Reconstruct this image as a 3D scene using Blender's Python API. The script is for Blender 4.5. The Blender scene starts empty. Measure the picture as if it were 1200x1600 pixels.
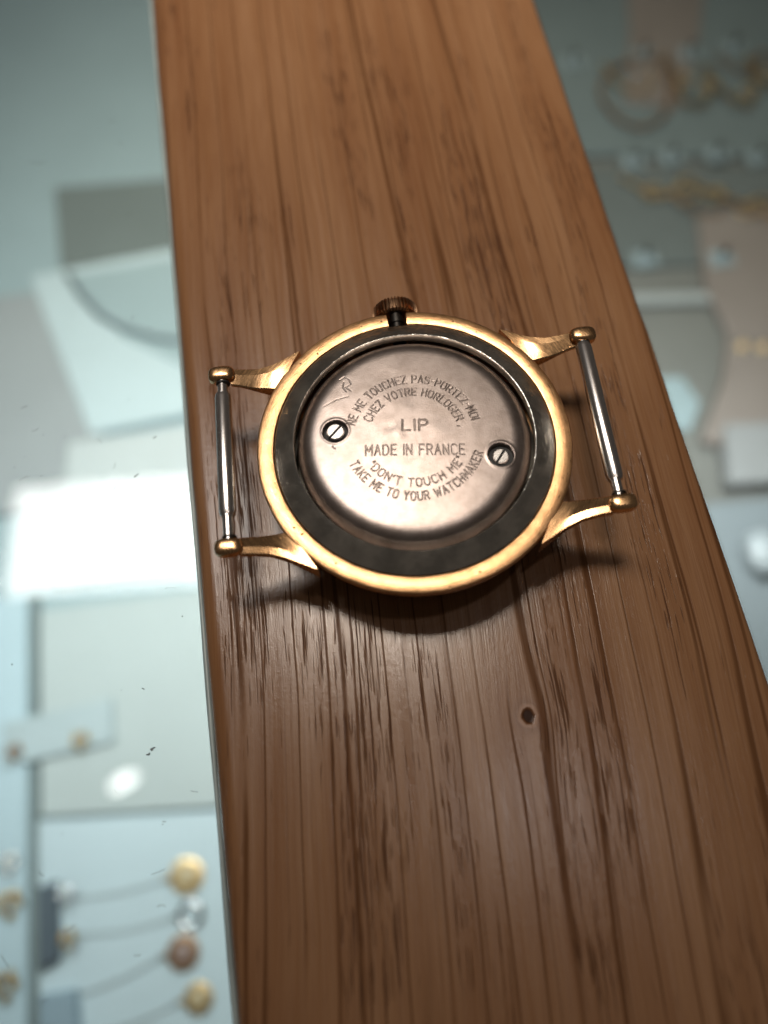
import bpy, bmesh, math, random
import numpy as np
from mathutils import Matrix, Vector
random.seed(7); rng = np.random.default_rng(7)
MM = 0.001
S = bpy.context.scene
COL = S.collection

# ------------------------------------------------------------------ camera
cam = bpy.data.cameras.new('camera'); camo = bpy.data.objects.new('camera', cam); COL.objects.link(camo)
CA, CB, CC = 0.39468, -0.07279, -0.09696           # tilt, roll, heading
camo.matrix_world = Matrix.Translation(Vector((-7.9585, -41.7745, 90.6789)) * MM) @ (
    Matrix.Rotation(CC, 4, 'Z') @ Matrix.Rotation(CA, 4, 'X') @ Matrix.Rotation(CB, 4, 'Z'))
cam.sensor_fit = 'VERTICAL'; cam.sensor_height = 24.0; cam.lens = 24.0 * 1300 / 1600
cam.clip_start = 0.005; cam.clip_end = 50
cam.dof.use_dof = True; cam.dof.focus_distance = 0.0948; cam.dof.aperture_fstop = 6.4
S.camera = camo

# ------------------------------------------------------------------ world and lamps (indoor shop light)
w = bpy.data.worlds.new('World'); S.world = w; w.use_nodes = True
bg = w.node_tree.nodes['Background']; bg.inputs[0].default_value = (1.0, 0.86, 0.74, 1); bg.inputs[1].default_value = 0.055

def area(name, loc, target, sx, sy, power, col, shape='RECTANGLE', rot=0):
    l = bpy.data.lights.new(name, 'AREA'); l.shape = shape; l.size = sx * MM; l.size_y = sy * MM
    l.energy = power; l.color = col
    o = bpy.data.objects.new(name, l); COL.objects.link(o)
    d = Vector(target) - Vector(loc)
    o.rotation_euler = (d.to_track_quat('-Z', 'Y').to_matrix() @ Matrix.Rotation(rot, 3, 'Z')).to_euler()
    o.location = Vector(loc) * MM
    return o
area('ceiling_panel_lamp', (-330, 450, 1010), (-330, 450, 0), 345, 165, 2.2, (1.0, 0.97, 0.93), rot=-0.1)
sp = bpy.data.lights.new('shop_spot_lamp', 'SPOT'); sp.energy = 40; sp.color = (1.0, 0.88, 0.75); sp.shadow_soft_size = 0.13
sp.spot_size = math.radians(33); sp.spot_blend = 1.0
spo = bpy.data.objects.new('shop_spot_lamp', sp); COL.objects.link(spo); spo.location = Vector((-20, 300, 760)) * MM
spo.rotation_euler = (Vector((30, 185, 0)) - Vector((-20, 300, 760))).to_track_quat('-Z', 'Y').to_euler()
area('overhead_spot_lamp', (172, -2, 1010), (0, 0, 0), 60, 60, 0.5, (1.0, 0.92, 0.86), 'DISK')
area('small_bulb_lamp', (-354, 107, 1010), (0, 0, 0), 36, 14, 0.03, (1.0, 0.97, 0.92), 'ELLIPSE', rot=-0.8)
area('added_case_fill', (-12, 60, -36), (-70, 60, -180), 8, 330, 0.66, (0.90, 0.97, 1.0))   # unseen fill added under the rail to brighten the left case

S.view_settings.view_transform = 'Standard'; S.view_settings.look = 'None'
S.view_settings.exposure = 0.0; S.view_settings.gamma = 1.0
S.render.engine = 'CYCLES'
S.cycles.max_bounces = 10; S.cycles.transparent_max_bounces = 12
S.cycles.caustics_reflective = False; S.cycles.caustics_refractive = False
S.cycles.use_denoising = True
S.cycles.sample_clamp_indirect = 6.0

# ------------------------------------------------------------------ material helpers
class NT:
    def __init__(self, name):
        self.m = bpy.data.materials.new(name); self.m.use_nodes = True
        self.t = self.m.node_tree; self.t.nodes.clear()
        self.out = self.n('ShaderNodeOutputMaterial')
    def n(self, typ, **kw):
        nd = self.t.nodes.new(typ)
        for k, v in kw.items(): setattr(nd, k, v)
        return nd
    def l(self, a, b): self.t.links.new(a, b)
    def math(self, op, a, b=None, c=None, clamp=False):
        nd = self.n('ShaderNodeMath', operation=op, use_clamp=clamp)
        for i, v in enumerate((a, b, c)):
            if v is None: continue
            if isinstance(v, (int, float)): nd.inputs[i].default_value = v
            else: self.l(v, nd.inputs[i])
        return nd.outputs[0]
    def noise(self, vec, scale, detail=3, rough=0.55, dist=0.0, dim='3D'):
        nd = self.n('ShaderNodeTexNoise', noise_dimensions=dim)
        self.l(vec, nd.inputs['Vector']); nd.inputs['Scale'].default_value = scale
        nd.inputs['Detail'].default_value = detail; nd.inputs['Roughness'].default_value = rough
        nd.inputs['Distortion'].default_value = dist
        return nd.outputs['Fac']
    def ramp(self, fac, stops):
        nd = self.n('ShaderNodeValToRGB'); self.l(fac, nd.inputs[0]); e = nd.color_ramp.elements
        while len(e) > 1: e.remove(e[-1])
        e[0].position = stops[0][0]; e[0].color = (*stops[0][1], 1)
        for p, c in stops[1:]:
            q = e.new(p); q.color = (*c, 1)
        return nd.outputs[0]
    def step(self, fac, lo, hi):
        nd = self.n('ShaderNodeMapRange', interpolation_type='SMOOTHSTEP', clamp=True)
        self.l(fac, nd.inputs[0]); nd.inputs[1].default_value = lo; nd.inputs[2].default_value = hi
        return nd.outputs[0]
    def mix(self, fac, a, b, mode='MIX'):
        nd = self.n('ShaderNodeMix', data_type='RGBA', blend_type=mode)
        for i, v in ((0, fac), (6, a), (7, b)):
            if isinstance(v, (int, float)): nd.inputs[i].default_value = v
            elif isinstance(v, tuple): nd.inputs[i].default_value = (*v, 1)
            else: self.l(v, nd.inputs[i])
        return nd.outputs[2]
    def coords(self, scale=(1000, 1000, 1000), rotz=0):
        tc = self.n('ShaderNodeTexCoord'); mp = self.n('ShaderNodeMapping')
        self.l(tc.outputs['Object'], mp.inputs[0]); mp.inputs['Scale'].default_value = scale
        mp.inputs['Rotation'].default_value[2] = rotz
        return mp.outputs[0]
    def principled(self, **kw):
        p = self.n('ShaderNodeBsdfPrincipled'); self.l(p.outputs[0], self.out.inputs[0])
        for k, v in kw.items():
            k = k.replace('_', ' ')
            if isinstance(v, tuple): v = (*v, 1) if len(v) == 3 else v
            if hasattr(v, 'links'): self.l(v, p.inputs[k])
            else: p.inputs[k].default_value = v
        return p
    def bump(self, p, h, dist, strength=1.0):
        b = self.n('ShaderNodeBump'); self.l(h, b.inputs['Height'])
        b.inputs['Distance'].default_value = dist; b.inputs['Strength'].default_value = strength
        self.l(b.outputs[0], p.inputs['Normal'])

def metal(name, col, rough, col2=None, spread=0.10, scale=0.6, bump=0.0, bscale=3.0, stretch=(1, 1, 1)):
    k = NT(name); v = k.coords(tuple(1000 * s for s in stretch))
    n1 = k.noise(v, scale, 5, 0.6); n2 = k.noise(v, bscale, 4, 0.6)
    c = k.mix(k.step(n1, 0.35, 0.7), col, col2 or tuple(x * 0.8 for x in col))
    r = k.math('ADD', k.math('MULTIPLY', k.math('SUBTRACT', n2, 0.5), spread * 2), rough, clamp=True)
    p = k.principled(Base_Color=c, Metallic=1.0, Roughness=r)
    if bump: k.bump(p, n2, bump * MM)
    return k.m

def plain(name, col, rough=0.6, var=0.12, scale=0.15, bump=0.0, bscale=2.0, metallic=0.0):
    k = NT(name); v = k.coords()
    n = k.noise(v, scale, 4, 0.6)
    c = k.mix(n, tuple(min(1, x * (1 + var)) for x in col), tuple(x * (1 - var) for x in col))
    p = k.principled(Base_Color=c, Roughness=rough, Metallic=metallic)
    if bump: k.bump(p, k.noise(v, bscale, 3), bump * MM)
    return k.m

# ------------------------------------------------------------------ oak
def oak():
    k = NT('oak'); base = k.coords()
    sep = k.n('ShaderNodeSeparateXYZ'); k.l(base, sep.inputs[0])
    X, Y, Z = sep.outputs
    def comb(x, y, z=0.0):
        c = k.n('ShaderNodeCombineXYZ')
        for i, v in enumerate((x, y, z)):
            if isinstance(v, (int, float)): c.inputs[i].default_value = v
            else: k.l(v, c.inputs[i])
        return c.outputs[0]
    warp = k.noise(comb(k.math('MULTIPLY', X, 0.03), k.math('MULTIPLY', Y, 0.012), k.math('MULTIPLY', Z, 0.02)), 1.0, 2)
    warp2 = k.noise(comb(k.math('MULTIPLY', X, 0.25), k.math('MULTIPLY', Y, 0.06), 3.0), 1.0, 2)
    Yn = k.math('MINIMUM', Y, 0.0)
    g = k.math('SUBTRACT', k.math('MULTIPLY', Y, 0.025), k.math('MULTIPLY', k.math('MULTIPLY', Yn, Yn), 0.0009))
    U = k.math('SUBTRACT', k.math('ADD', k.math('ADD', X, k.math('MULTIPLY', warp, 3.2)), k.math('MULTIPLY', warp2, 0.35)), g)
    kdx = k.math('SUBTRACT', X, 7.0); kdy = k.math('SUBTRACT', Y, -30.1)      # the grain bends round a pin knot
    kr2 = k.math('ADD', k.math('MULTIPLY', kdx, kdx), k.math('MULTIPLY', k.math('MULTIPLY', kdy, kdy), 0.25))
    U = k.math('SUBTRACT', U, k.math('MULTIPLY', k.math('MULTIPLY', kdx, 0.40), k.math('POWER', 2.718, k.math('MULTIPLY', kr2, -0.12))))
    U = k.math('ADD', U, k.math('MULTIPLY', Z, 0.6))
    def gr(su, sv, off, detail=3, rough=0.55):
        return k.noise(comb(k.math('MULTIPLY', U, su), k.math('MULTIPLY', Y, sv), off), 1.0, detail, rough)
    band = gr(0.13, 0.004, 1.7, 3, 0.6)
    fine = gr(1.3, 0.02, 5.1, 4, 0.6)
    fibre = gr(8.0, 0.13, 9.3, 3, 0.6)
    cloud = k.noise(comb(k.math('MULTIPLY', U, 0.16), k.math('MULTIPLY', Y, 0.03), 2.2), 1.0, 3)
    t = k.math('ADD', k.math('MULTIPLY', band, 0.40), k.math('MULTIPLY', fine, 0.20))
    t = k.math('ADD', t, k.math('MULTIPLY', cloud, 0.25))
    col = k.ramp(t, [(0.285, (0.170, 0.073, 0.030)), (0.365, (0.220, 0.106, 0.047)), (0.44, (0.252, 0.129, 0.061)), (0.56, (0.300, 0.163, 0.082))])
    col = k.mix(k.math('MULTIPLY', k.step(fibre, 0.38, 0.68), 0.42), col, (0.16, 0.066, 0.027))
    # thin growth lines running the length of the board
    vor = k.n('ShaderNodeTexVoronoi', feature='DISTANCE_TO_EDGE', voronoi_dimensions='2D')
    k.l(comb(k.math('MULTIPLY', U, 0.29), k.math('MULTIPLY', Y, 0.0018)), vor.inputs['Vector']); vor.inputs['Scale'].default_value = 1.0; vor.inputs['Randomness'].default_value = 0.65
    line = k.math('SUBTRACT', 1.0, k.step(vor.outputs['Distance'], 0.010, 0.042))
    brk = k.step(gr(0.35, 0.022, 12.0, 2), 0.33, 0.50)
    line = k.math('MULTIPLY', line, brk)
    wob = gr(3.0, 0.05, 77.0, 2)
    line2 = k.math('MULTIPLY', k.step(gr(1.9, 0.012, 15.0, 1, 0.4), 0.66, 0.72), k.step(wob, 0.4, 0.6))
    line = k.math('MAXIMUM', line, k.math('MULTIPLY', line2, 0.45))
    col = k.mix(k.math('MULTIPLY', line, 0.66), col, (0.060, 0.023, 0.009))
    # open pores: dark streaks gathered in flame-like patches
    clus = k.step(k.noise(comb(k.math('MULTIPLY', U, 0.14), k.math('MULTIPLY', Y, 0.014), 44.6), 1.0, 2), 0.54, 0.68)
    clus2 = k.step(k.noise(comb(k.math('MULTIPLY', U, 0.17), k.math('MULTIPLY', Y, 0.018), 71.0), 1.0, 2), 0.54, 0.68)
    cl = k.math('MULTIPLY', k.math('MAXIMUM', clus, clus2), 0.75)
    jit = k.math('MULTIPLY', k.math('SUBTRACT', gr(0.7, 0.03, 91.0, 3), 0.5), 1.6)
    for (cx, cy, hx, hy, am) in ((-21.5, 2, 3.6, 30, 1.0), (-9, -36, 4.6, 24, 0.9), (14.5, 34, 4.2, 34, 0.95), (16.5, -36, 2.4, 18, 0.85), (-17, 42, 2.2, 18, 0.7), (26, 5, 2.5, 40, 0.7)):
        ex = k.math('DIVIDE', k.math('SUBTRACT', k.math('SUBTRACT', X, g), cx), hx); ey = k.math('DIVIDE', k.math('SUBTRACT', Y, cy), hy)
        d2 = k.math('ADD', k.math('SQRT', k.math('ADD', k.math('MULTIPLY', ex, ex), k.math('MULTIPLY', ey, ey))), jit)
        cl = k.math('MAXIMUM', cl, k.math('MULTIPLY', k.math('SUBTRACT', 1.0, k.step(d2, 0.45, 1.15)), am))
    th = k.math('SUBTRACT', 0.73, k.math('MULTIPLY', cl, 0.185))
    pa = gr(3.3, 0.085, 21.0, 2, 0.5); pb = gr(6.0, 0.20, 31.0, 1, 0.4)
    def over(v, d):
        return k.step(k.math('SUBTRACT', v, th), d, d + 0.07)
    pores = k.math('MAXIMUM', over(pa, 0.0), k.math('MULTIPLY', over(pb, 0.02), 0.8))
    col = k.mix(k.math('MULTIPLY', cl, 0.22), col, (0.15, 0.062, 0.027))
    col = k.mix(k.math('MULTIPLY', pores, 0.74), col, (0.052, 0.019, 0.009))
    # small pin knot; the lit rim of its pit is painted lighter
    dx = k.math('SUBTRACT', X, 7.0); dy = k.math('MULTIPLY', k.math('SUBTRACT', Y, -30.1), 0.85)
    dist = k.math('SQRT', k.math('ADD', k.math('MULTIPLY', dx, dx), k.math('MULTIPLY', dy, dy)))
    dist = k.math('ADD', dist, k.math('MULTIPLY', k.math('SUBTRACT', k.noise(base, 0.9, 3), 0.5), 0.5))
    knot = k.math('SUBTRACT', 1.0, k.step(dist, 0.45, 0.80))
    halo = k.math('SUBTRACT', 1.0, k.step(dist, 0.6, 2.2))
    col = k.mix(k.math('MULTIPLY', halo, 0.45), col, (0.11, 0.04, 0.017))
    lit_rim = k.math('MULTIPLY', k.step(dist, 0.70, 0.85), k.math('SUBTRACT', 1.0, k.step(dist, 0.95, 1.25)))
    col = k.mix(k.math('MULTIPLY', lit_rim, 0.5), col, (0.34, 0.19, 0.11))
    col = k.mix(k.math('MULTIPLY', knot, 0.92), col, (0.022, 0.010, 0.007))
    rgh = k.math('ADD', 0.235, k.math('MULTIPLY', k.math('SUBTRACT', fine, 0.5), 0.25))
    rgh = k.math('ADD', rgh, k.math('MULTIPLY', pores, 0.2))
    open_ = k.math('MAXIMUM', k.math('MAXIMUM', pores, line), knot)
    p = k.principled(Base_Color=col, Roughness=rgh, IOR=1.48, Specular_IOR_Level=k.math('SUBTRACT', 0.5, k.math('MULTIPLY', open_, 0.44)))
    h = k.math('SUBTRACT', k.math('ADD', k.math('MULTIPLY', fine, 0.25), k.math('MULTIPLY', fibre, 0.22)), k.math('ADD', k.math('MULTIPLY', pores, 0.9), k.math('ADD', k.math('MULTIPLY', line, 0.14), k.math('MULTIPLY', knot, 1.5))))
    h = k.math('ADD', h, k.math('ADD', k.math('MULTIPLY', k.noise(base, 1.5, 2), 0.12), k.math('MULTIPLY', k.noise(base, 5.0, 2), 0.10)))
    k.bump(p, h, 0.08 * MM, 0.9)
    return k.m

def glass_mat(name, tint):
    k = NT(name)
    lw = k.n('ShaderNodeLayerWeight'); lw.inputs[0].default_value = 0.5
    f = k.math('ADD', k.math('MULTIPLY', k.math('POWER', lw.outputs['Facing'], 5.0), 0.96), 0.042)
    tr = k.n('ShaderNodeBsdfTransparent'); tr.inputs[0].default_value = (*tint, 1)
    gl = k.n('ShaderNodeBsdfGlossy'); gl.inputs['Roughness'].default_value = 0.012
    mx = k.n('ShaderNodeMixShader'); k.l(f, mx.inputs[0]); k.l(tr.outputs[0], mx.inputs[1]); k.l(gl.outputs[0], mx.inputs[2])
    k.l(mx.outputs[0], k.out.inputs[0])
    return k.m

def ring_mat():
    k = NT('lapped_dark_steel'); v = k.coords()
    sep = k.n('ShaderNodeSeparateXYZ'); k.l(v, sep.inputs[0])
    ang = k.math('ARCTAN2', sep.outputs[1], sep.outputs[0])
    rad = k.math('SQRT', k.math('ADD', k.math('MULTIPLY', sep.outputs[0], sep.outputs[0]), k.math('MULTIPLY', sep.outputs[1], sep.outputs[1])))
    c = k.n('ShaderNodeCombineXYZ'); k.l(k.math('MULTIPLY', ang, 9.0), c.inputs[0]); k.l(k.math('MULTIPLY', rad, 0.5), c.inputs[1])
    n1 = k.noise(c.outputs[0], 1.0, 4, 0.65)
    n2 = k.noise(v, 0.35, 3); n3 = k.noise(v, 4.0, 3)
    col = k.mix(k.step(n2, 0.35, 0.65), (0.80, 0.76, 0.68), (0.52, 0.50, 0.45))
    r = k.math('ADD', 0.13, k.math('MULTIPLY', n1, 0.16))
    p = k.principled(Base_Color=col, Metallic=1.0, Roughness=r)
    k.bump(p, k.math('ADD', n1, k.math('MULTIPLY', n3, 0.1)), 0.16 * MM, 0.9)
    return k.m

def worn_gold(name, c1, c2, rough, relief=0.03):
    k = NT(name); v = k.coords()
    sep = k.n('ShaderNodeSeparateXYZ'); k.l(v, sep.inputs[0])
    ang = k.math('ARCTAN2', sep.outputs[1], sep.outputs[0])
    rad = k.math('SQRT', k.math('ADD', k.math('MULTIPLY', sep.outputs[0], sep.outputs[0]), k.math('MULTIPLY', sep.outputs[1], sep.outputs[1])))
    c = k.n('ShaderNodeCombineXYZ'); k.l(k.math('MULTIPLY', ang, 14.0), c.inputs[0]); k.l(k.math('MULTIPLY', rad, 5.0), c.inputs[1]); k.l(k.math('MULTIPLY', sep.outputs[2], 2.0), c.inputs[2])
    brush = k.noise(c.outputs[0], 1.0, 5, 0.7)
    blot = k.noise(v, 0.7, 4, 0.65); grit = k.noise(v, 7.0, 2, 0.5)
    col = k.mix(k.step(blot, 0.38, 0.68), c1, c2)
    pit = k.n('ShaderNodeTexVoronoi', feature='F1'); k.l(v, pit.inputs['Vector']); pit.inputs['Scale'].default_value = 0.75
    pits = k.math('SUBTRACT', 1.0, k.step(pit.outputs['Distance'], 0.06, 0.12))
    col = k.mix(k.math('MULTIPLY', pits, 0.75), col, (0.10, 0.045, 0.02))
    r = k.math('ADD', rough, k.math('ADD', k.math('MULTIPLY', k.math('SUBTRACT', brush, 0.5), 0.30), k.math('MULTIPLY', pits, 0.3)))
    p = k.principled(Base_Color=col, Metallic=1.0, Roughness=r)
    k.bump(p, k.math('ADD', k.math('ADD', k.math('MULTIPLY', brush, 1.0), k.math('MULTIPLY', grit, 0.25)), k.math('MULTIPLY', pits, -1.0)), relief * MM, 0.9)
    return k.m

M = dict(
    oak=oak(),
    glass=glass_mat('counter_glass', (0.93, 0.965, 0.965)),
    gold=worn_gold('worn_gold', (0.76, 0.445, 0.22), (0.62, 0.35, 0.165), 0.31),
    gold_polished=worn_gold('polished_gold', (0.72, 0.44, 0.225), (0.54, 0.32, 0.16), 0.25, 0.010),
    crown=metal('dull_gold', (0.40, 0.24, 0.14), 0.30, (0.22, 0.13, 0.075), 0.1, 0.8),
    steel=metal('polished_steel', (0.74, 0.70, 0.67), 0.22, (0.62, 0.58, 0.56), 0.05, 0.4, 0.0, 3.0, (3, 0.2, 3)),
    ring=ring_mat(),
    cover=metal('satin_nickel', (0.395, 0.335, 0.308), 0.37, (0.31, 0.258, 0.232), 0.12, 0.6, 0.016, 6.5),
    groove=metal('darker_nickel', (0.30, 0.25, 0.225), 0.40, (0.23, 0.19, 0.17), 0.08, 0.8),  # darker nickel inside the engraved strokes
    black=metal('blackened_steel', (0.06, 0.055, 0.05), 0.35, None, 0.06),
    well=plain('recess_shade_black', (0.012, 0.011, 0.010), 0.6),  # flat black painted in for the shade down in wells, slots and holes
    screw=metal('screw_steel', (0.78, 0.75, 0.72), 0.22, (0.75, 0.72, 0.7), 0.05),
    seal=plain('silicone_seal', (0.30, 0.36, 0.36), 0.35, 0.45, 0.12),
    dust=plain('grey_dust', (0.10, 0.10, 0.10), 0.9),
)

# ------------------------------------------------------------------ mesh helpers (millimetres in, metres out)
def mesh_obj(name, verts, faces, mat, parent=None, smooth=True, sharp=None):
    me = bpy.data.meshes.new(name)
    v = np.asarray(verts, dtype=float) * MM
    me.from_pydata(v.tolist(), [], [tuple(f) for f in faces]); me.update()
    bm = bmesh.new(); bm.from_mesh(me); bmesh.ops.recalc_face_normals(bm, faces=bm.faces); bm.to_mesh(me); bm.free()
    me.materials.append(mat)
    if smooth:
        me.polygons.foreach_set('use_smooth', [True] * len(me.polygons))
        if sharp is not None: me.set_sharp_from_angle(angle=math.radians(sharp))
    o = bpy.data.objects.new(name, me); COL.objects.link(o)
    if parent: o.parent = parent
    return o

def lathe(profile, n=128, axis='z', mod=None, cap=True):
    V, F = [], []
    for i in range(n):
        a = 2 * math.pi * i / n; c, s = math.cos(a), math.sin(a)
        for (r, z) in profile:
            r2 = r * (mod(a, r, z) if mod else 1)
            if axis == 'z': V.append((r2 * c, r2 * s, z))
            else: V.append((r2 * c, z, r2 * s))
    m = len(profile)
    for i in range(n):
        j = (i + 1) % n
        for k in range(m - 1):
            F.append((i * m + k, j * m + k, j * m + k + 1, i * m + k + 1))
    if cap:
        if profile[0][0] > 0: F.append([i * m for i in range(n)][::-1])
        if profile[-1][0] > 0: F.append([i * m + m - 1 for i in range(n)])
    return V, F

def prism(pts, z0, z1, bev=0.6):
    """closed slab over a ground outline, its upper edge bevelled"""
    n = len(pts); c = np.mean(np.array(pts, float), axis=0)
    def inset(d):
        out = []
        for p in pts:
            q = np.array(p, float); e = c - q; L = np.linalg.norm(e); out.append(tuple(q + e / L * d))
        return out
    V = [(*p, z0) for p in pts] + [(*p, z1 - bev) for p in pts] + [(*p, z1) for p in inset(bev)]
    F = [tuple(range(n))[::-1], tuple(range(2 * n, 3 * n))]
    for a in (0, n):
        for i in range(n):
            j = (i + 1) % n; F.append((a + i, a + j, a + n + j, a + n + i))
    return V, F

def tube(path, r, n=8):
    P = [np.array(p, float) for p in path]; V, F = [], []
    for i, p in enumerate(P):
        t = P[min(i + 1, len(P) - 1)] - P[max(i - 1, 0)]; t /= np.linalg.norm(t)
        up = np.array((0, 0, 1.0)) if abs(t[2]) < .9 else np.array((1.0, 0, 0))
        a = np.cross(t, up); a /= np.linalg.norm(a); b = np.cross(a, t)
        rr = r[i] if isinstance(r, (list, tuple)) else r
        for k in range(n):
            th = 2 * math.pi * k / n; V.append(tuple(p + rr * (math.cos(th) * a + math.sin(th) * b)))
    for i in range(len(P) - 1):
        for k in range(n):
            k2 = (k + 1) % n; F.append((i * n + k, i * n + k2, (i + 1) * n + k2, (i + 1) * n + k))
    F.append(tuple(range(n))[::-1]); F.append(tuple((len(P) - 1) * n + k for k in range(n)))
    return V, F

def ellipsoid(c, r, nu=20, nv=12, p=1.0):
    V, F = [], []
    sg = lambda x: math.copysign(abs(x) ** p, x)
    for j in range(nv + 1):
        ph = -math.pi / 2 + math.pi * j / nv
        for i in range(nu):
            th = 2 * math.pi * i / nu
            V.append((c[0] + r[0] * sg(math.cos(ph)) * sg(math.cos(th)), c[1] + r[1] * sg(math.cos(ph)) * sg(math.sin(th)), c[2] + r[2] * sg(math.sin(ph))))
    for j in range(nv):
        for i in range(nu):
            i2 = (i + 1) % nu; F.append((j * nu + i, j * nu + i2, (j + 1) * nu + i2, (j + 1) * nu + i))
    return V, F

def join(*vf):
    V, F = [], []
    for v, f in vf:
        o = len(V); V += list(v); F += [tuple(i + o for i in x) for x in f]
    return V, F

def tag(o, label, cat, group=None):
    o['label'] = label; o['category'] = cat
    if group: o['group'] = group
    return o
def struct(o): o['kind'] = 'structure'; return o
def empty(name, loc=(0, 0, 0), rz=0.0):
    o = bpy.data.objects.new(name, None); COL.objects.link(o); o.location = Vector(loc) * MM; o.rotation_euler.z = rz
    o.empty_display_size = 0.01
    return o

# ------------------------------------------------------------------ setting: oak strip between two glass-topped cases
def board():
    x0, x1, y0, y1, zb = -26.75, 33.55, -170, 280, -32.0
    rl, rr = 2.0, 1.4
    prof = [(x0, zb), (x0, -rl)]
    for i in range(1, 7):
        a = math.pi - i * math.pi / 2 / 6; prof.append((x0 + rl + rl * math.cos(a), -rl + rl * math.sin(a)))
    for i in range(0, 7):
        a = math.pi / 2 - i * math.pi / 2 / 6; prof.append((x1 - rr + rr * math.cos(a), -rr + rr * math.sin(a)))
    prof += [(x1, zb)]
    n = len(prof); ys = np.linspace(y0, y1, 181); V = []; cx = (x0 + x1) / 2
    jl = np.convolve(rng.normal(0, 0.10, 200), np.ones(5) / 5, 'same')[:181]; jr = np.convolve(rng.normal(0, 0.10, 200), np.ones(5) / 5, 'same')[:181]
    for a, y in enumerate(ys):                       # hand-sanded edges are never quite straight
        for (x, z) in prof:
            top = 1.0 if z > -4 else 0.0
            V.append((x + top * (jl[a] if x < x0 + 1.2 else (jr[a] if x > x1 - 1.0 else 0.0)), y, z))
    F = [(a * n + i, a * n + (i + 1) % n, (a + 1) * n + (i + 1) % n, (a + 1) * n + i) for a in range(180) for i in range(n)] + [tuple(range(n)), tuple(range(180 * n, 181 * n))[::-1]]
    return struct(mesh_obj('oak_counter_top', V, F, M['oak'], sharp=40))
board()

def box(x0, x1, y0, y1, z0, z1):
    V = [(x, y, z) for z in (z0, z1) for (x, y) in ((x0, y0), (x1, y0), (x1, y1), (x0, y1))]
    return V, [(3, 2, 1, 0), (4, 5, 6, 7), (0, 1, 5, 4), (1, 2, 6, 5), (2, 3, 7, 6), (3, 0, 4, 7)]

gL = tag(mesh_obj('glass_pane', *box(-330, -27.35, -170, 480, -9.0, -2.4), M['glass'], smooth=False), 'clear glass counter top left of the oak strip, mirroring a white lamp', 'glass pane')
gR = tag(mesh_obj('glass_pane', *box(34.3, 330, -170, 480, -8.6, -2.0), M['glass'], smooth=False), 'clear glass counter top right of the oak strip, above gold necklaces', 'glass pane')
# sealant bead along the glass edge
path = [(-27.08 + 0.06 * math.sin(y * 0.045), y, -2.50 + 0.12 * math.sin(y * 0.11)) for y in range(-168, 281, 4)]
mesh_obj('sealant_bead', *tube(path, [0.30 + 0.06 * math.sin(i * 0.9) for i in range(len(path))], 8), M['seal'], gL)

ZF = -180.0
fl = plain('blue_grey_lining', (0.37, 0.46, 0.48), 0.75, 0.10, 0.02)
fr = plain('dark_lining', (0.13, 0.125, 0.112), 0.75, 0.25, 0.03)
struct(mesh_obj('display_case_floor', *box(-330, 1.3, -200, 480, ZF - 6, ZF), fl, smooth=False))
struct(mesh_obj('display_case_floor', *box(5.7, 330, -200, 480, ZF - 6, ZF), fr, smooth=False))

struct(mesh_obj('added_light_baffle', *box(1.5, 5.5, -165, 275, ZF, -32.2), plain('white_baffle', (0.6, 0.6, 0.58), 0.6), smooth=False))  # unseen panel added to keep the case fill off the right side

# ------------------------------------------------------------------ the watch
RIM = 8.5
watch = tag(empty('wristwatch', (0, 0, 0), math.radians(-3.1)), 'gold wristwatch lying face down on the oak strip with its case back removed', 'watch')
def part(name, VF, mat, parent=watch, sharp=35, dz=RIM):
    V = np.array(VF[0], float); V[:, 2] += dz
    return mesh_obj(name, V, VF[1], mat, parent, sharp=sharp)

# gold case
prof = [(15.62, -2.6), (15.62, -0.14), (15.66, -0.03), (15.76, 0.0), (16.5, 0.01), (17.18, -0.02), (17.34, -0.08), (17.48, -0.26), (17.46, -0.8), (17.15, -2.2), (16.5, -3.9), (15.9, -5.1), (15.75, -5.6), (15.2, -6.1), (14.5, -6.3), (14.5, -5.6)]
V, F = lathe(prof, 360, cap=False)
V = np.array(V)
th = np.arctan2(V[:, 1], V[:, 0])
rim_wob = 0.035 * np.sin(th * 7 + 1) + 0.03 * np.sin(th * 17 + 2) + 0.02 * np.sin(th * 41)   # hand-worn edge
top = V[:, 2] > -0.5
V[top, 2] += rim_wob[top] * 0.12
outer = (np.hypot(V[:, 0], V[:, 1]) > 17.1) & top
V[outer, :2] *= (1 + rim_wob[outer] * 0.025)[:, None]
notch = (np.abs(V[:, 0]) < 1.0) & (V[:, 1] > 0) & (V[:, 2] > -2.0)
V[notch, 2] = -2.0
part('case', (V, F), M['gold'], sharp=24)
# crystal on which the watch rests
part('crystal', lathe([(14.45, -5.9), (14.4, -6.6), (13.6, -7.2), (11, -7.8), (7, -8.25), (3, -8.47), (0.0, -8.5)], 96, cap=False), M['glass'])
part('dial', lathe([(0.0, -4.9), (14.4, -4.9), (14.4, -5.2), (0.0, -5.2)], 96, cap=False), plain('cream_dial', (0.6, 0.55, 0.45), 0.4))
# polished steel movement ring
rp = [(15.50, -1.2), (15.50, -0.02), (15.40, 0.10), (15.28, 0.16), (14.9, 0.38), (13.36, 1.25), (13.30, 1.27), (13.24, 1.25), (13.2, 1.18), (13.18, 0.0)]
V, F = lathe(rp, 300, cap=False)
V = np.array(V); th = np.arctan2(V[:, 1], V[:, 0]); V[:, 2] += 0.012 * np.sin(th * 5 + .7) + 0.006 * np.sin(th * 23)
part('movement_ring', (V, F), M['ring'])

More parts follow.
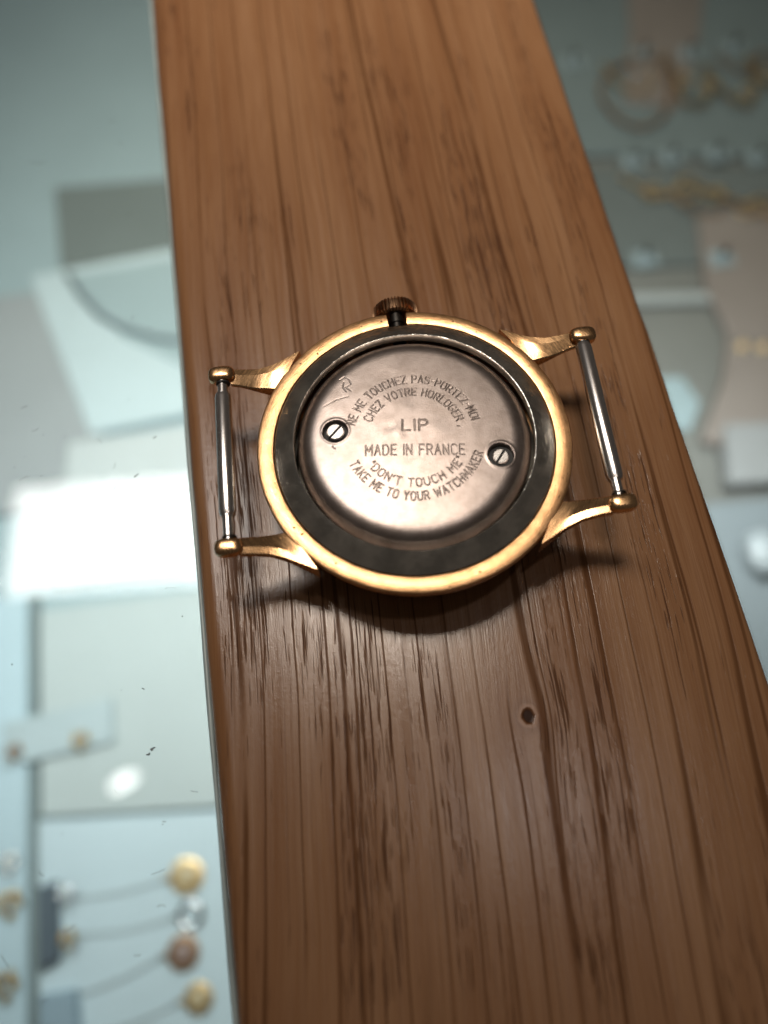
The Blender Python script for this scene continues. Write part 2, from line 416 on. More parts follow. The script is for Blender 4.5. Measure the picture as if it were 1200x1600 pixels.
# crown and stem
crown = part('crown', lathe([(0.0, 17.62), (2.1, 17.62), (2.55, 17.70), (2.74, 17.85), (2.76, 18.6), (2.66, 19.15), (2.3, 19.5), (1.5, 19.75), (0.0, 19.82)], 216, 'y',
             mod=lambda a, r, z: 1 - (0.14 if math.sin(a * 36) > -0.1 else 0.0) * (1 if r > 2.2 else 0), cap=False), M['crown'], sharp=28, dz=RIM - 1.95)
part('stem', lathe([(0.78, 13.6), (0.78, 16.2), (0.95, 16.25), (0.95, 17.0), (0.8, 17.05), (0.8, 17.7)], 32, 'y'), M['black'], crown, dz=RIM - 0.95)

# lugs
def lug(sx, sy):
    secs = [((11.75, 13.62), (14.5, 8.8), -2.6, -0.04), ((12.6, 13.2), (15.2, 8.9), -2.3, -0.02), ((13.6, 12.65), (15.9, 9.0), -1.9, 0.02), ((14.9, 12.0), (16.8, 9.05), -1.3, 0.14), ((16.6, 11.45), (17.8, 9.15), -0.65, 0.38), ((18.2, 11.35), (18.7, 9.25), -0.15, 0.78), ((19.7, 11.35), (19.8, 9.35), 0.2, 1.12)]
    V, F = [], []
    for (o, i, zb, zt) in secs:
        o = np.array(o); i = np.array(i); d = (i - o); L = np.linalg.norm(d); d /= L; b = 0.13
        for (q, z) in ((o, zb + b), (o, zt - b), (o + d * b, zt), (o + d * .40 * L, zt + 0.10), (i - d * b, zt - 0.22), (i, zt - .34), (i - d * .1, zb + b), (o + d * .4 * L, zb)):
            V.append((sx * q[0], sy * q[1], z))
    n = 8
    for k in range(len(secs) - 1):
        for j in range(n):
            j2 = (j + 1) % n; F.append((k * n + j, k * n + j2, (k + 1) * n + j2, (k + 1) * n + j))
    F.append(tuple(range(n))); F.append(tuple((len(secs) - 1) * n + j for j in range(n))[::-1])
    l = part('lug', (V, F), M['gold_polished'], sharp=16)
    part('lug_end', ellipsoid((sx * 20.75, sy * 10.5, 1.22), (1.50, 0.98, 0.92), 36, 18, 0.66), M['gold_polished'], l, sharp=70)
    part('hole_shade_disc', (np.array(lathe([(0.0, 0.0), (0.78, 0.0), (0.78, 0.14), (0.0, 0.14)], 28, 'y', cap=False)[0]) * (1, -sy, 1) + (sx * 20.62, sy * 9.42, 1.25), lathe([(0.0, 0.0), (0.78, 0.0), (0.78, 0.14), (0.0, 0.14)], 28, 'y', cap=False)[1]), M['well'], l)  # black disc on the lug, painting the shade inside a drilled hole
    return l
for sx in (-1, 1):
    for sy in (-1, 1): lug(sx, sy)

# spring bars
def bar(x, y0, y1, label):
    P = [(0.0, -10.2), (0.56, -10.2), (0.58, y0 - 0.12), (0.72, y0 - 0.10), (0.72, y0 + 0.02), (0.84, y0 + 0.10), (0.93, y0 + 0.55), (0.93, y1 - 0.55), (0.84, y1 - 0.10), (0.72, y1 - 0.02), (0.72, y1 + 0.10), (0.58, y1 + 0.12), (0.56, 10.2), (0.0, 10.2)]
    V, F = lathe(P, 48, 'y', cap=False); V = np.array(V); V[:, 0] += x
    return part('spring_bar', (V, F), M['steel'], dz=RIM + 1.25, sharp=25)
bar(-20.68, -6.9, 8.0, ''); bar(20.55, -7.8, 9.35, '')

# ---- dust cover with engraved lettering: a height field on a polar grid
FONT = {
 'A': [[(0,0),(.35,1),(.7,0)],[(.13,.35),(.57,.35)]], 'C': [[(.7,.85),(.5,1),(.2,1),(0,.8),(0,.2),(.2,0),(.5,0),(.7,.15)]],
 'D': [[(0,0),(0,1),(.45,1),(.7,.75),(.7,.25),(.45,0),(0,0)]], 'E': [[(.62,1),(0,1),(0,0),(.62,0)],[(0,.52),(.5,.52)]],
 'F': [[(.62,1),(0,1),(0,0)],[(0,.52),(.5,.52)]], 'G': [[(.7,.85),(.5,1),(.2,1),(0,.8),(0,.2),(.2,0),(.5,0),(.7,.15),(.7,.45),(.42,.45)]],
 'H': [[(0,0),(0,1)],[(.66,0),(.66,1)],[(0,.52),(.66,.52)]], 'I': [[(0,0),(0,1)]], 'K': [[(0,0),(0,1)],[(.62,1),(0,.42)],[(.2,.58),(.65,0)]],
 'L': [[(0,1),(0,0),(.58,0)]], 'M': [[(0,0),(0,1),(.4,.35),(.8,1),(.8,0)]], 'N': [[(0,0),(0,1),(.66,0),(.66,1)]],
 'O': [[(.2,0),(0,.2),(0,.8),(.2,1),(.5,1),(.7,.8),(.7,.2),(.5,0),(.2,0)]], 'P': [[(0,0),(0,1),(.45,1),(.64,.85),(.64,.62),(.45,.47),(0,.47)]],
 'R': [[(0,0),(0,1),(.45,1),(.64,.85),(.64,.64),(.45,.5),(0,.5)],[(.35,.5),(.66,0)]],
 'S': [[(.64,.85),(.45,1),(.18,1),(0,.85),(0,.65),(.15,.53),(.5,.47),(.65,.35),(.65,.15),(.48,0),(.18,0),(0,.15)]],
 'T': [[(.35,0),(.35,1)],[(0,1),(.7,1)]], 'U': [[(0,1),(0,.2),(.2,0),(.48,0),(.68,.2),(.68,1)]], 'V': [[(0,1),(.35,0),(.7,1)]],
 'W': [[(0,1),(.22,0),(.48,.75),(.74,0),(.96,1)]], 'Y': [[(0,1),(.35,.5),(.7,1)],[(.35,.5),(.35,0)]], 'Z': [[(0,1),(.66,1),(0,0),(.66,0)]],
 '-': [[(0.05,.5),(.38,.5)]], "'": [[(.05,1),(0,.75)]], '"': [[(.0,1),(.0,.75)],[(.2,1),(.2,.75)]], ',': [[(.12,.12),(.0,-.12)]]}
def adv(c): return 0.62 if c == ' ' else max(x for s in FONT[c] for x, y in s) + 0.36
def layout(text):
    out, x = [], 0.0
    for c in text:
        if c != ' ':
            for s in FONT[c]: out.append((x, max(px for st in FONT[c] for px, _ in st), s))
        x += adv(c)
    return out, x - 0.36
def straight(text, cx, cy, width, h):
    st, W = layout(text); k = width / W
    return [[(cx - width / 2 + (x0 + px) * k, cy + (py - .5) * h) for px, py in s] for x0, _, s in st]
def arc(text, r, a0, a1, h, low=False):
    """letters one by one along an arc from angle a0 to a1 (degrees); low: feet point outward"""
    st, W = layout(text); out = []
    sweep = math.radians(a1 - a0); kx = abs(sweep) * r / W
    for x0, gw, s in st:
        xm = x0 + gw / 2; a = math.radians(a0) + sweep * xm / W
        pts = []
        for px, py in s:
            u = (px - gw / 2) * kx; v = (py - .5) * h
            if not low: e = (math.sin(a), -math.cos(a)); o = (math.cos(a), math.sin(a))
            else: e = (-math.sin(a), math.cos(a)); o = (-math.cos(a), -math.sin(a))
            pts.append((r * math.cos(a) + u * e[0] + v * o[0], r * math.sin(a) + u * e[1] + v * o[1]))
        out.append(pts)
    return out
LINES = [
    (arc('NE ME TOUCHEZ PAS-PORTEZ-MOI', 7.05, 168.5, 15.5, 0.95), 0.078, 0.054),
    (arc('CHEZ VOTRE HORLOGER ,', 5.40, 160, 11, 0.92), 0.078, 0.054),
    (straight('LIP', 0.12, 1.16, 2.7, 1.3), 0.12, 0.059),
    (straight('MADE IN FRANCE', 0.1, -1.84, 10.7, 1.22), 0.085, 0.044),
    (arc('"DON\'T TOUCH ME"', 5.72, -144, -30, 0.90, True), 0.078, 0.054),
    (arc('TAKE ME TO YOUR WATCHMAKER', 7.28, -154, -17, 0.95, True), 0.078, 0.054)]
SCRATCH = [[(-10.0, 3.8), (-8.6, 4.6), (-7.2, 5.0)], [(-8.3, 7.2), (-7.8, 7.6), (-7.2, 7.2), (-7.0, 6.6), (-7.6, 6.2), (-7.0, 5.7)], [(-7.8, 6.9), (-7.9, 6.2), (-7.5, 5.6)], [(-9.6, 0.0), (-8.9, -0.5)], [(-10.1, 0.6), (-9.8, -0.2)], [(-8.9, -1.2), (-8.6, -1.5)]]
R_COVER = math.radians(-6.3)
def rotp(x, y, a): return (x * math.cos(a) - y * math.sin(a), x * math.sin(a) + y * math.cos(a))
SC = [rotp(-8.5, 1.57, -R_COVER), rotp(9.0, -3.47, -R_COVER)]
def dust_cover():
    nr, nt = 262, 1440
    rs = np.concatenate([np.linspace(0.03, 11.55, nr - 40), np.linspace(11.6, 12.95, 40)]); ts = np.linspace(0, 2 * np.pi, nt, endpoint=False)
    Rg, Tg = np.meshgrid(rs, ts, indexing='ij'); X = Rg * np.cos(Tg); Y = Rg * np.sin(Tg)
    Zb = 1.84 - 0.0030 * Rg ** 2
    e = np.clip((Rg - 10.4) / 2.55, 0, 1); Zb -= 1.5 * (e ** 2.7)
    # dents and pressed waves
    for k in range(26):
        ax, ay, s, am = rng.uniform(-11, 11), rng.uniform(-11, 11), rng.uniform(0.7, 2.6), rng.normal(0, 0.016)
        Zb += am * np.exp(-((X - ax) ** 2 + (Y - ay) ** 2) / s ** 2)
    for (ax, ay, s, am) in ((-1.9, 0.4, 0.8, 0.035), (-2.6, 0.9, 0.6, -0.03), (2.6, 0.6, 0.9, 0.02), (-1.0, 0.2, .5, -.02)):
        Zb += am * np.exp(-((X - ax) ** 2 + (Y - ay) ** 2) / s ** 2)
    D = np.zeros_like(Zb); ID = np.full(Zb.shape, -1, int)
    def carve(strokes, hw, dep, lid):
        for s in strokes:
            for (a, b) in zip(s[:-1], s[1:]):
                m = (X > min(a[0], b[0]) - hw) & (X < max(a[0], b[0]) + hw) & (Y > min(a[1], b[1]) - hw) & (Y < max(a[1], b[1]) + hw)
                ii = np.nonzero(m)
                if not len(ii[0]): continue
                px, py = X[ii], Y[ii]; dx, dy = b[0] - a[0], b[1] - a[1]; L2 = dx * dx + dy * dy + 1e-9
                t = np.clip(((px - a[0]) * dx + (py - a[1]) * dy) / L2, 0, 1)
                d = np.hypot(px - a[0] - t * dx, py - a[1] - t * dy)
                f = np.clip(1 - d / hw, 0, 1); f = np.minimum(f * 1.6, 1.0)
                D[ii] = np.maximum(D[ii], dep * f)
                if lid >= 0:
                    k = d < hw * 0.85; ID[ii[0][k], ii[1][k]] = lid
    for i, (st, hw, dep) in enumerate(LINES): carve(st, hw, dep * rng.uniform(.9, 1.1), i)
    carve(SCRATCH, 0.07, 0.05, -1)
    Zb -= D
    for (cx, cy), r in zip(SC, (1.33, 1.36)):                     # countersunk wells for the two screws
        d = np.hypot(X - cx, Y - cy)
        Zb += 0.05 * np.exp(-((d - r - .18) / .16) ** 2)
        Zb -= 0.95 * np.clip((r + .06 - d) / .14, 0, 1)
    Zb += RIM
    V = np.stack([X, Y, Zb], -1).reshape(-1, 3) * MM
    i0 = np.arange(nr - 1)[:, None] * nt; j = np.arange(nt)[None, :]; j2 = (j + 1) % nt
    Q = np.stack(np.broadcast_arrays(i0 + j, i0 + nt + j, i0 + nt + j2, i0 + j2), -1).reshape(-1, 4)
    fid = ID.reshape(-1)[Q]; lid = fid.max(1)
    def sub(name, sel, mat, parent):
        q = Q[sel]; u, inv = np.unique(q, return_inverse=True); inv = inv.reshape(q.shape)
        me = bpy.data.meshes.new(name)
        me.vertices.add(len(u)); me.vertices.foreach_set('co', V[u].ravel())
        me.loops.add(inv.size); me.loops.foreach_set('vertex_index', inv.ravel().astype(np.int32))
        me.polygons.add(len(inv)); me.polygons.foreach_set('loop_start', (np.arange(len(inv)) * 4).astype(np.int32))
        me.polygons.foreach_set('loop_total', np.full(len(inv), 4, np.int32)); me.update(calc_edges=True); me.validate()
        me.polygons.foreach_set('use_smooth', [True] * len(me.polygons)); me.materials.append(mat)
        o = bpy.data.objects.new(name, me); COL.objects.link(o); o.parent = parent
        return o
    cov = sub('dust_cover', lid < 0, M['cover'], watch); cov.rotation_euler.z = R_COVER
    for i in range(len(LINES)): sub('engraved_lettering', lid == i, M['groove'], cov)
    # screws in their wells
    for (cx, cy), r, sa, tilt, dz in zip(SC, (0.98, 0.88), (math.radians(44), math.radians(52)), ((-0.01, 0.0), (0.05, -0.03)), (1.52, 1.25)):
        V2, F2 = lathe([(0.0, -1.2), (r, -1.2), (r, -0.10), (r - 0.08, -0.02), (r - .16, 0.0), (0.0, 0.0)], 64, cap=False)
        V2 = np.array(V2)
        # screwdriver slot: the head is cut in two halves with a floor between them
        hw = 0.14
        n = 40; half = []
        for sgn in (-1, 1):
            a0 = math.asin(hw / r); ang = np.linspace(a0, math.pi - a0, n)
            P1 = [(r * math.cos(a), sgn * r * math.sin(a)) for a in ang]
            ri = r - .12; P2 = [(ri * math.cos(a), sgn * max(hw, ri * math.sin(a))) for a in ang]
            Vh = [(*q, -1.2) for q in P1] + [(*q, -0.10) for q in P1] + [(*q, 0.0) for q in P2]
            Fh = [tuple(range(2 * n, 3 * n))]
            for a in (0, n):
                for i in range(n):
                    k = (i + 1) % n; Fh.append((a + i, a + k, a + n + k, a + n + i))
            half.append((Vh, Fh))
        fl = lathe([(0.0, -0.35), (r - .02, -0.35), (r - .02, -1.2), (0.0, -1.2)], 48, cap=False)
        s = mesh_obj('screw', *join(half[0], half[1]), M['screw'], cov, sharp=25)
        s.location = Vector((cx, cy, RIM + dz)) * MM; s.rotation_euler = (tilt[0], tilt[1], sa - R_COVER)
        f = mesh_obj('screw_slot', *fl, M['well'], s, sharp=30)
        wl = mesh_obj('screw_well', *lathe([(0.0, 0.0), (1.5, 0.0), (1.5, -.2), (0.0, -.2)], 48, cap=False), M['well'], cov, sharp=30)
        wl.location = Vector((cx, cy, RIM + 0.90)) * MM
    return cov
dust_cover()

# ------------------------------------------------------------------ goods in the left display case (seen blurred through the glass)
def slab(name, pts, z0, z1, mat, label, cat, bev=0.8, group=None):
    return tag(mesh_obj(name, *prism(pts, z0, z1, bev), mat, smooth=False), label, cat, group)
paleblue = plain('pale_blue_card', (0.60, 0.70, 0.74), 0.6, 0.06, 0.03)
palegrey = plain('pale_grey_card', (0.56, 0.59, 0.585), 0.6, 0.08, 0.03)
greyfelt = plain('grey_felt', (0.38, 0.395, 0.40), 0.9, 0.08, 0.04)
darkfelt = plain('dark_green_grey_felt', (0.19, 0.215, 0.205), 0.9, 0.1, 0.03)
aqua = plain('aqua_card', (0.36, 0.445, 0.46), 0.6, 0.08, 0.03)
navy = plain('navy_leather', (0.09, 0.115, 0.14), 0.5)
slab('display_pad', [(-110, 240), (-20, 232), (-20, 196), (-108, 192)], ZF, ZF + 3, darkfelt, 'dark grey-green felt pad behind the pale card stand under the left glass', 'display pad')
slab('display_tray', [(-220, 192), (-106, 186), (-93, 140), (-96, 92), (-220, 92)], ZF, ZF + 3.6, greyfelt, 'grey felt tray left of the pale card stand under the left glass', 'tray')
slab('card_stand', [(-120, 194), (-20, 199), (-20, 122), (-98, 118)], ZF, ZF + 4.6, plain('pale_aqua_card', (0.56, 0.65, 0.67), 0.6, 0.08, 0.03), 'pale blue card stand carrying a dark cord, under the left glass', 'card stand')
slab('card', [(-104, 190), (-30, 192), (-30, 140), (-62, 141), (-84, 158)], ZF + 4.6, ZF + 5.6, aqua, 'aqua card lying on the pale card stand beside the dark cord', 'card', 0.3)
cord = [(-104, 190), (-99, 179), (-92, 168), (-83, 160), (-72, 154), (-60, 150), (-45, 148)]
tag(mesh_obj('cord', *tube([(x, y, ZF + 6.4) for x, y in cord], 1.2, 10), plain('grey_cord', (0.15, 0.18, 0.19), 0.7)), 'dark grey cord curving over the pale card stand', 'cord')
slab('display_card', [(-106, 116), (-20, 116), (-20, 58), (-112, 62)], ZF, ZF + 4.2, palegrey, 'pale grey card in front of the blue card stand under the lamp reflection', 'card')
slab('jewellery_board', [(-117, 54), (-20, 50), (-20, -23.0), (-117, -12.2)], ZF, ZF + 4.0, plain('grey_green_card', (0.50, 0.545, 0.535), 0.6, 0.1, 0.02), 'pale grey-green board between the lamp reflection and the pendant board', 'board')
slab('jewellery_board', [(-117.5, -13), (-20, -24), (-20, -110), (-117.5, -110)], ZF, ZF + 4.4, paleblue, 'pale blue board carrying four round pendants at lower left', 'board')
slab('jewellery_board', [(-200, 60), (-120.5, 60), (-120.5, -110), (-200, -110)], ZF, ZF + 4.8, plain('light_blue_card', (0.52, 0.64, 0.69), 0.6, 0.08, 0.03), 'narrow light blue board at the far left edge beside a dark gap', 'board')
slab('divider_strip', [(-120.2, 60), (-117.8, 60), (-117.8, -110), (-120.2, -110)], ZF, ZF + 3.4, plain('grey_green_divider', (0.22, 0.26, 0.255), 0.7), 'thin grey-green strip running between the left boards', 'strip', 0.2)
slab('ring_box', [(-128, 18), (-93, 20), (-93, 6), (-128, 4)], ZF + 4.8, ZF + 6.2, plain('slate_blue_card', (0.47, 0.54, 0.555), 0.6), 'low slate blue box holding brown and gold trinkets at far left', 'box')

gold_j = metal('jewellery_gold', (0.80, 0.62, 0.37), 0.34, (0.62, 0.38, 0.15), 0.1)
rose_j = metal('jewellery_bronze', (0.46, 0.28, 0.17), 0.38, (0.32, 0.18, 0.10), 0.1)
silv_j = metal('jewellery_silver', (0.78, 0.78, 0.78), 0.15, (0.55, 0.55, 0.55), 0.1)
dullg_j = metal('jewellery_old_gold', (0.66, 0.46, 0.21), 0.27, (0.46, 0.31, 0.14), 0.1)
amber = plain('amber_enamel', (0.60, 0.46, 0.27), 0.3)

CHAINM = plain('chain_grey', (0.47, 0.50, 0.50), 0.5)
def necklace(x, y, r, end, mat, face, label, ring=False):
    t = tag(empty('necklace', (x, y, ZF + 4.4)), label, 'necklace', 'necklaces laid out on the pale blue board')
    if ring:
        V, F = [], []
        nu, nv = 40, 10
        for i in range(nu):
            a = 2 * math.pi * i / nu
            for j in range(nv):
                b = 2 * math.pi * j / nv; q = r * .82 + r * .22 * math.cos(b)
                V.append((q * math.cos(a), q * math.sin(a), r * .2 + r * .2 * math.sin(b)))
        for i in range(nu):
            for j in range(nv): F.append((i * nv + j, ((i + 1) % nu) * nv + j, ((i + 1) % nu) * nv + (j + 1) % nv, i * nv + (j + 1) % nv))
        mesh_obj('pendant', V, F, mat, t)
    else:
        mesh_obj('pendant', *lathe([(0, 0.05), (r, 0.05), (r * 1.05, .5), (r, 1.1), (r * .85, 1.2), (r * .8, .95), (0.0, .95)], 48, cap=False), mat, t, sharp=35)
        mesh_obj('inlay', *ellipsoid((0, 0, 1.0), (r * .6, r * .6, .8), 24, 8), face, t)
    mesh_obj('bail', *tube([(-r * .9, 0, .8), (-r * 1.1, .2, 1.6), (-r * 1.45, .3, .9)], .45, 8), mat, t)
    ex, ey = end[0] - x, end[1] - y; pts = []
    for i in range(61):
        s = i / 60; pts.append((-r * 1.4 + (ex + r * 1.4) * s, ey * s + 1.2 * math.sin(s * math.pi) * -1, .55))
    vf = [ellipsoid(p, (.75, .34, .34), 6, 4) for p in pts]
    ch = mesh_obj('chain', *join(*vf), CHAINM, t); ch['kind'] = 'stuff'
    return t
necklace(-73.5, -36, 4.9, (-110, -36), gold_j, amber, 'gold round pendant with amber centre, topmost of the four on the pale blue board')
necklace(-73.0, -46.5, 3.9, (-108, -46), silv_j, None, 'silver open ring pendant just below the amber-centred gold one', True)
necklace(-76.0, -56.0, 4.6, (-110, -62), rose_j, plain('pinkish_stone', (0.30, 0.20, 0.17), .3), 'brown round pendant, third of the four on the pale blue board')
necklace(-72.5, -68.0, 4.0, (-106, -72), gold_j, amber, 'smaller gold round pendant, lowest of the four on the pale blue board')

def clasp(x, y, s, mat, label, z=ZF + 4.6, group=None):
    t = tag(empty('trinket', (x, y, z)), label, 'trinket', group)
    for k in range(5):
        a = k * 2.4; mesh_obj('bead', *ellipsoid((s * .55 * math.cos(a), s * .7 * math.sin(a), s * .3), (s * .34, s * .34, s * .3), 9, 6), mat, t, smooth=False)
    return t
clasp(-103, 8, 3.2, dullg_j, 'cluster of brown-gold beads at the right end of the slate blue box', ZF + 6.2)
clasp(-96, 10, 2.6, rose_j, 'small bronze bead cluster beyond the right edge of the slate blue box', ZF + 4.2)
clasp(-123.5, 8, 3.0, rose_j, 'cluster of brown beads on the slate blue box at far left', ZF + 6.2)
clasp(-125.5, -24, 3.6, silv_j, 'cluster of silver beads on the narrow left board, topmost', ZF + 4.8)
clasp(-125.0, -35, 4.4, dullg_j, 'cluster of old gold beads on the narrow left board, below silver ones', ZF + 4.8)
clasp(-126.0, -56, 4.4, dullg_j, 'cluster of old gold beads on the narrow left board, lowest', ZF + 4.8)
slab('watch_strap', [(-116.5, -32), (-111, -31), (-110.5, -52), (-116, -54)], ZF + 4.4, ZF + 7.5, navy, 'short navy strap lying at the left end of the pendant chains', 'strap')
slab('gift_box', [(-116, -60), (-106, -60), (-105, -72), (-116, -73)], ZF + 4.4, ZF + 8.0, plain('blue_card', (0.30, 0.39, 0.45), .6), 'small blue box at the bottom left below the navy strap', 'box')
clasp(-108, -35, 3.0, silv_j, 'silver beads at the left end of the topmost pendant chain', ZF + 7.5)
clasp(-107.5, -47, 3.0, dullg_j, 'gold beads at the left end of the second pendant chain', ZF + 7.5)

# ------------------------------------------------------------------ goods in the right display case
beige = plain('hand_reflection_beige', (0.19, 0.155, 0.135), 0.45, 0.12, 0.03, 0.6, 0.06)  # skin-like tone for slabs that imitate a hand mirrored in the glass
bluefelt = plain('slate_felt', (0.13, 0.155, 0.155), 0.9, 0.15, 0.03)
tagblue = plain('pale_tag', (0.24, 0.29, 0.305), 0.5)
slab('jewellery_board', [(60, 345), (235, 310), (235, 190), (100, 218), (60, 230)], ZF, ZF + 3.0, bluefelt, 'slate felt board under the upper rows of gold chains at right', 'board')
slab('jewellery_board', [(80, 214), (235, 186), (235, 140), (85, 160)], ZF, ZF + 2.4, plain('grey_felt_dark', (0.10, 0.11, 0.105), .9, .15, .03), 'darker grey felt board under the lower row of gold chains at right', 'board')
slab('reflection_band', [(162, 330), (200, 322), (176, 262), (158, 232), (136, 240), (150, 280)], ZF + 3.0, ZF + 4.2, beige, 'beige band standing in for a hand reflection at top right', 'stand-in band', 0.5)  # added in the shape of a hand's reflection in the glass
slab('reflection_slab', [(148, 176), (215, 172), (215, 60), (150, 62), (118, 76), (134, 100), (142, 118), (140, 140)], ZF + 2.4, ZF + 4.8, beige, 'beige slab standing in for a hand reflection below the lower row of gold chains', 'stand-in slab', 1.5)  # its outline stands in for the mirrored hand, built as a slab
slab('price_rail', [(96, 145), (142, 137.5), (142, 133), (96, 140)], ZF + 2.4, ZF + 3.6, plain('grey_rail', (0.26, 0.27, 0.26), .5), 'thin grey rail below the lower row of gold chains', 'rail', 0.3)
slab('price_card', [(100, 107), (121, 104), (124, 92), (117, 82), (100, 84)], ZF, ZF + 2.0, plain('pale_blue_tag', (0.22, 0.275, 0.285), .6), 'pale blue card beside the oak strip left of the beige slab', 'card', 0.4)
slab('display_block', [(127, 80), (165, 75), (165, 52), (121, 57)], ZF, ZF + 7.0, plain('off_white_block', (0.21, 0.207, 0.203), .6), 'pale grey display block in front of the beige slab', 'display block')
slab('display_pad', [(100, 54), (165, 49), (165, -40), (90, -30)], ZF, ZF + 3.0, plain('pale_grey_pad', (0.17, 0.19, 0.20), .8, .15, .04), 'pale grey pad below the pale grey block at lower right', 'display pad')
tag(mesh_obj('ring_dome', *ellipsoid((125, 31, ZF + 6.4), (6, 8, 3.4), 28, 12, .8), plain('white_enamel', (0.30, 0.32, 0.33), .35)), 'pale domed ring holder on the pale grey pad', 'ring holder')

def hook(x, y, z, label, group):
    t = tag(empty('hook_tag', (x, y, z)), label, 'hook tag', group)
    mesh_obj('tag_plate', *prism([(-4.6, -3.4), (4.6, -3.6), (4.2, 3.6), (-4.0, 3.8)], 0.05, 0.8, .2), tagblue, t, smooth=False)
    mesh_obj('pin', *tube([(0.4, 1.6, .7), (0.2, 1.0, 5.5), (-0.4, -1.4, 6.2)], .8, 8), M['black'], t)
    mesh_obj('pin_cap', *ellipsoid((-0.4, -1.6, 6.2), (1.3, 1.1, 1.1), 12, 8), M['black'], t)
ords = ('first', 'second', 'third', 'fourth')
for i, (x, y) in enumerate(((121, 268), (152, 265), (172, 262), (193, 263))): hook(x, y, ZF + 4.2 if i in (1, 2) else ZF + 3, 'pale blue hook tag, %s from the oak strip in the top row' % ords[i], 'hook tags on the right boards')
for i, (x, y) in enumerate(((131, 207), (147, 206), (166, 204), (182, 199))): hook(x, y, ZF + 3, 'pale blue hook tag, %s from the oak strip in the middle row' % ords[i], 'hook tags on the right boards')
for i, (x, y) in enumerate(((122, 158), (150, 151))): hook(x, y, ZF + 4.8 if i else ZF + 2.4, 'pale hook tag, %s from the oak strip in the lowest row' % ords[i], 'hook tags on the right boards')

def smooth_path(pts, n=14):
    P = [np.array(p, float) for p in pts]; out = []
    for i in range(len(P) - 1):
        p0, p1, p2, p3 = P[max(i - 1, 0)], P[i], P[i + 1], P[min(i + 2, len(P) - 1)]
        for k in range(n):
            t = k / n; out.append(.5 * (2 * p1 + (p2 - p0) * t + (2 * p0 - 5 * p1 + 4 * p2 - p3) * t * t + (3 * p1 - p0 - 3 * p2 + p3) * t ** 3))
    return out + [P[-1]]
def chain(pts, r, z, mat, label, loc_group='gold chains on the right boards'):
    path = smooth_path(pts); L = 0; vf = []; last = None
    for i, p in enumerate(path):
        if last is not None and np.linalg.norm(p - last) < r * 1.7: continue
        last = p; vf.append(ellipsoid((p[0], p[1], z + r + .1 * (i % 2)), (r, r, r * .8), 10, 6))
    V, F = join(*vf)
    o = mesh_obj('gold_chain', V, F, mat, smooth=False)
    return tag(o, label, 'chain', loc_group)
chain([(157, 262), (146, 262), (133, 256), (127, 244), (131, 229), (140, 223), (151, 229), (157, 243), (158, 258)], 1.15, ZF + 4.2, rose_j, 'bronze chain lying in one wide round loop nearest the oak strip')
chain([(160, 262), (161, 248), (160, 236), (167, 230), (174, 240), (176, 254), (179, 236), (186, 226), (193, 238), (196, 254), (200, 236), (208, 226)], 1.15, ZF + 4.2, dullg_j, 'gold chain in a tight zigzag right of the wide round loop')
chain([(124, 199), (130, 192), (136, 186), (143, 189), (149, 194), (156, 186), (163, 181), (168, 176), (176, 178), (184, 170)], 1.0, ZF + 3.0, gold_j, 'bright gold chain in low waves below the middle hook tags')
chain([(140, 186), (146, 176), (155, 172), (163, 178), (172, 168), (182, 162)], 0.8, ZF + 4.6, rose_j, 'fine bronze chain lying below the bright gold waves')
def hoop(x, y, r, z, label):
    V, F = [], []
    nu, nv = 26, 6
    for i in range(nu):
        a = 2 * math.pi * i / nu
        for j in range(nv):
            b = 2 * math.pi * j / nv; q = r + r * .2 * math.cos(b)
            V.append((x + q * math.cos(a), y + q * .8 * math.sin(a), z + r * .22 + r * .2 * math.sin(b) + .12 * r * math.cos(a)))
    for i in range(nu):
        for j in range(nv): F.append((i * nv + j, ((i + 1) % nu) * nv + j, ((i + 1) % nu) * nv + (j + 1) % nv, i * nv + (j + 1) % nv))
    tag(mesh_obj('hoop_earring', V, F, gold_j, smooth=False), label, 'earring', 'gold hoops on the right boards')
for i, (x, y, r) in enumerate(((133, 188, 3.6), (146, 184, 4.2), (157, 182, 3.6), (168, 172, 4.0), (178, 170, 3.4))):
    hoop(x, y, r, ZF + 4.9, 'small gold hoop earring below the middle hook tags, %s from the oak strip' % ('first', 'second', 'third', 'fourth', 'fifth')[i])
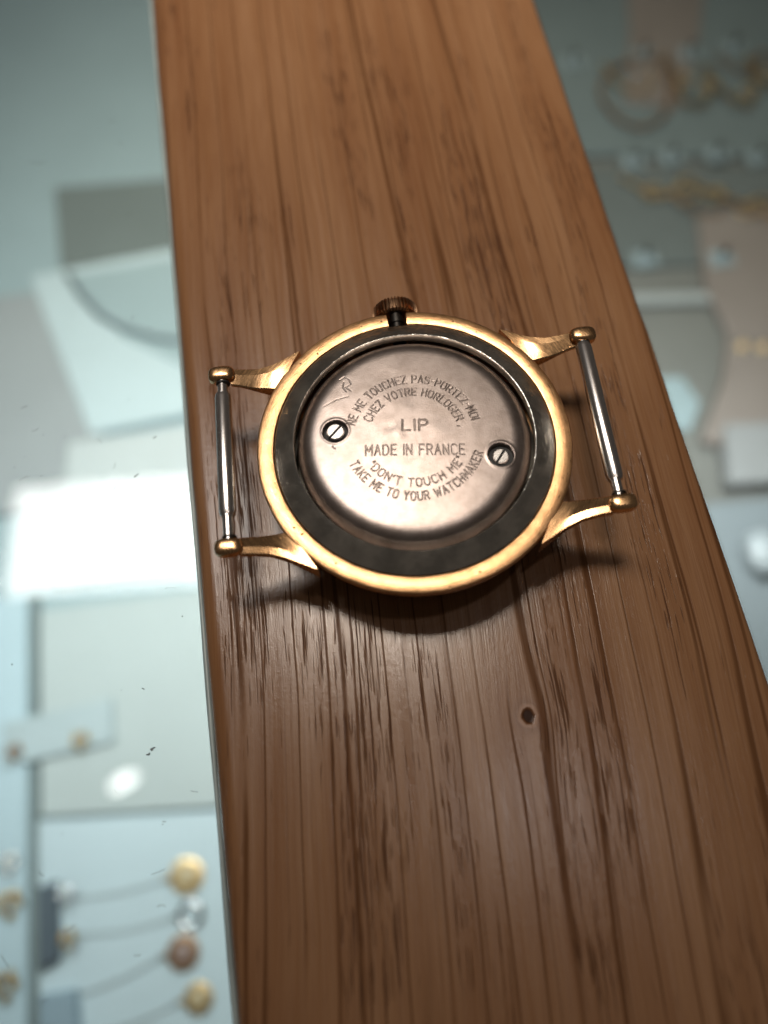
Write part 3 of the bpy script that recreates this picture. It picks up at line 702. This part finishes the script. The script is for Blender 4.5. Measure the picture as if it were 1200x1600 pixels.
def stud(x, y, z, label):
    t = tag(empty('gold_stud', (x, y, z)), label, 'stud earring', 'gold studs on the beige slab')
    mesh_obj('bead', *ellipsoid((0, 0, 1.4), (1.5, 1.5, 1.4), 20, 12), gold_j, t)
    mesh_obj('collar', *lathe([(0, 0.05), (1.9, 0.05), (1.9, .5), (1.2, .7), (0, .7)], 24, cap=False), gold_j, t, sharp=30)
chain([(133, 262), (136, 250), (143, 243), (150, 246), (152, 256)], 0.9, ZF + 4.2, gold_j, 'short fine gold chain inside the wide bronze loop')
chain([(184, 258), (188, 248), (196, 246), (203, 256), (208, 244)], 0.9, ZF + 4.2, rose_j, 'fine bronze chain across the right end of the gold zigzag')
for i, (x, y, r) in enumerate(((163, 244, 3.4), (172, 238, 3.8), (188, 232, 3.6), (199, 240, 3.4))):
    hoop(x, y, r, ZF + 6.6, 'small gold hoop earring on the zigzag chain, %s from the oak strip' % ords[i])
stud(145, 111, ZF + 4.8, 'gold stud on the beige slab, the one nearer the oak strip')
stud(152, 109, ZF + 4.8, 'gold stud on the beige slab, the one farther from the oak strip')

# ------------------------------------------------------------------ dust and lint on the left glass
vf = []
for (x, y, s) in ((-33.7, 6.9, .55), (-34.3, -19.7, .28), (-33.5, -26.5, .5), (-34.2, -27.0, .4), (-32.9, -34.2, .3), (-31.2, 12.0, .3), (-29.6, 5.0, .18)):
    for k in range(4):
        a = random.uniform(0, 6.28); vf.append(ellipsoid((x + random.uniform(-s, s) * .6, y + random.uniform(-s, s) * .5, -2.34), (s * random.uniform(.15, .4), s * random.uniform(.12, .3), .05), 8, 4))
for k in range(34):
    x, y = random.uniform(-62, -28.8), random.uniform(-60, 70); a = random.uniform(0, 6.28); L = random.uniform(.4, 1.5); c = random.uniform(-1, 1)
    p = [(x + L * s * math.cos(a + c * s), y + L * s * math.sin(a + c * s), -2.36) for s in (0, .25, .5, .75, 1)]
    vf.append(tube(p, .028, 5))
for k in range(60):
    x, y = random.uniform(-62, -28.8), random.uniform(-60, 80); s = random.uniform(.03, .09)
    vf.append(ellipsoid((x, y, -2.37), (s, s * 1.3, .03), 6, 4))
d = mesh_obj('dust', *join(*vf), M['dust']); d['kind'] = 'stuff'; d['label'] = 'specks of dust and short lint fibres lying on the left glass'
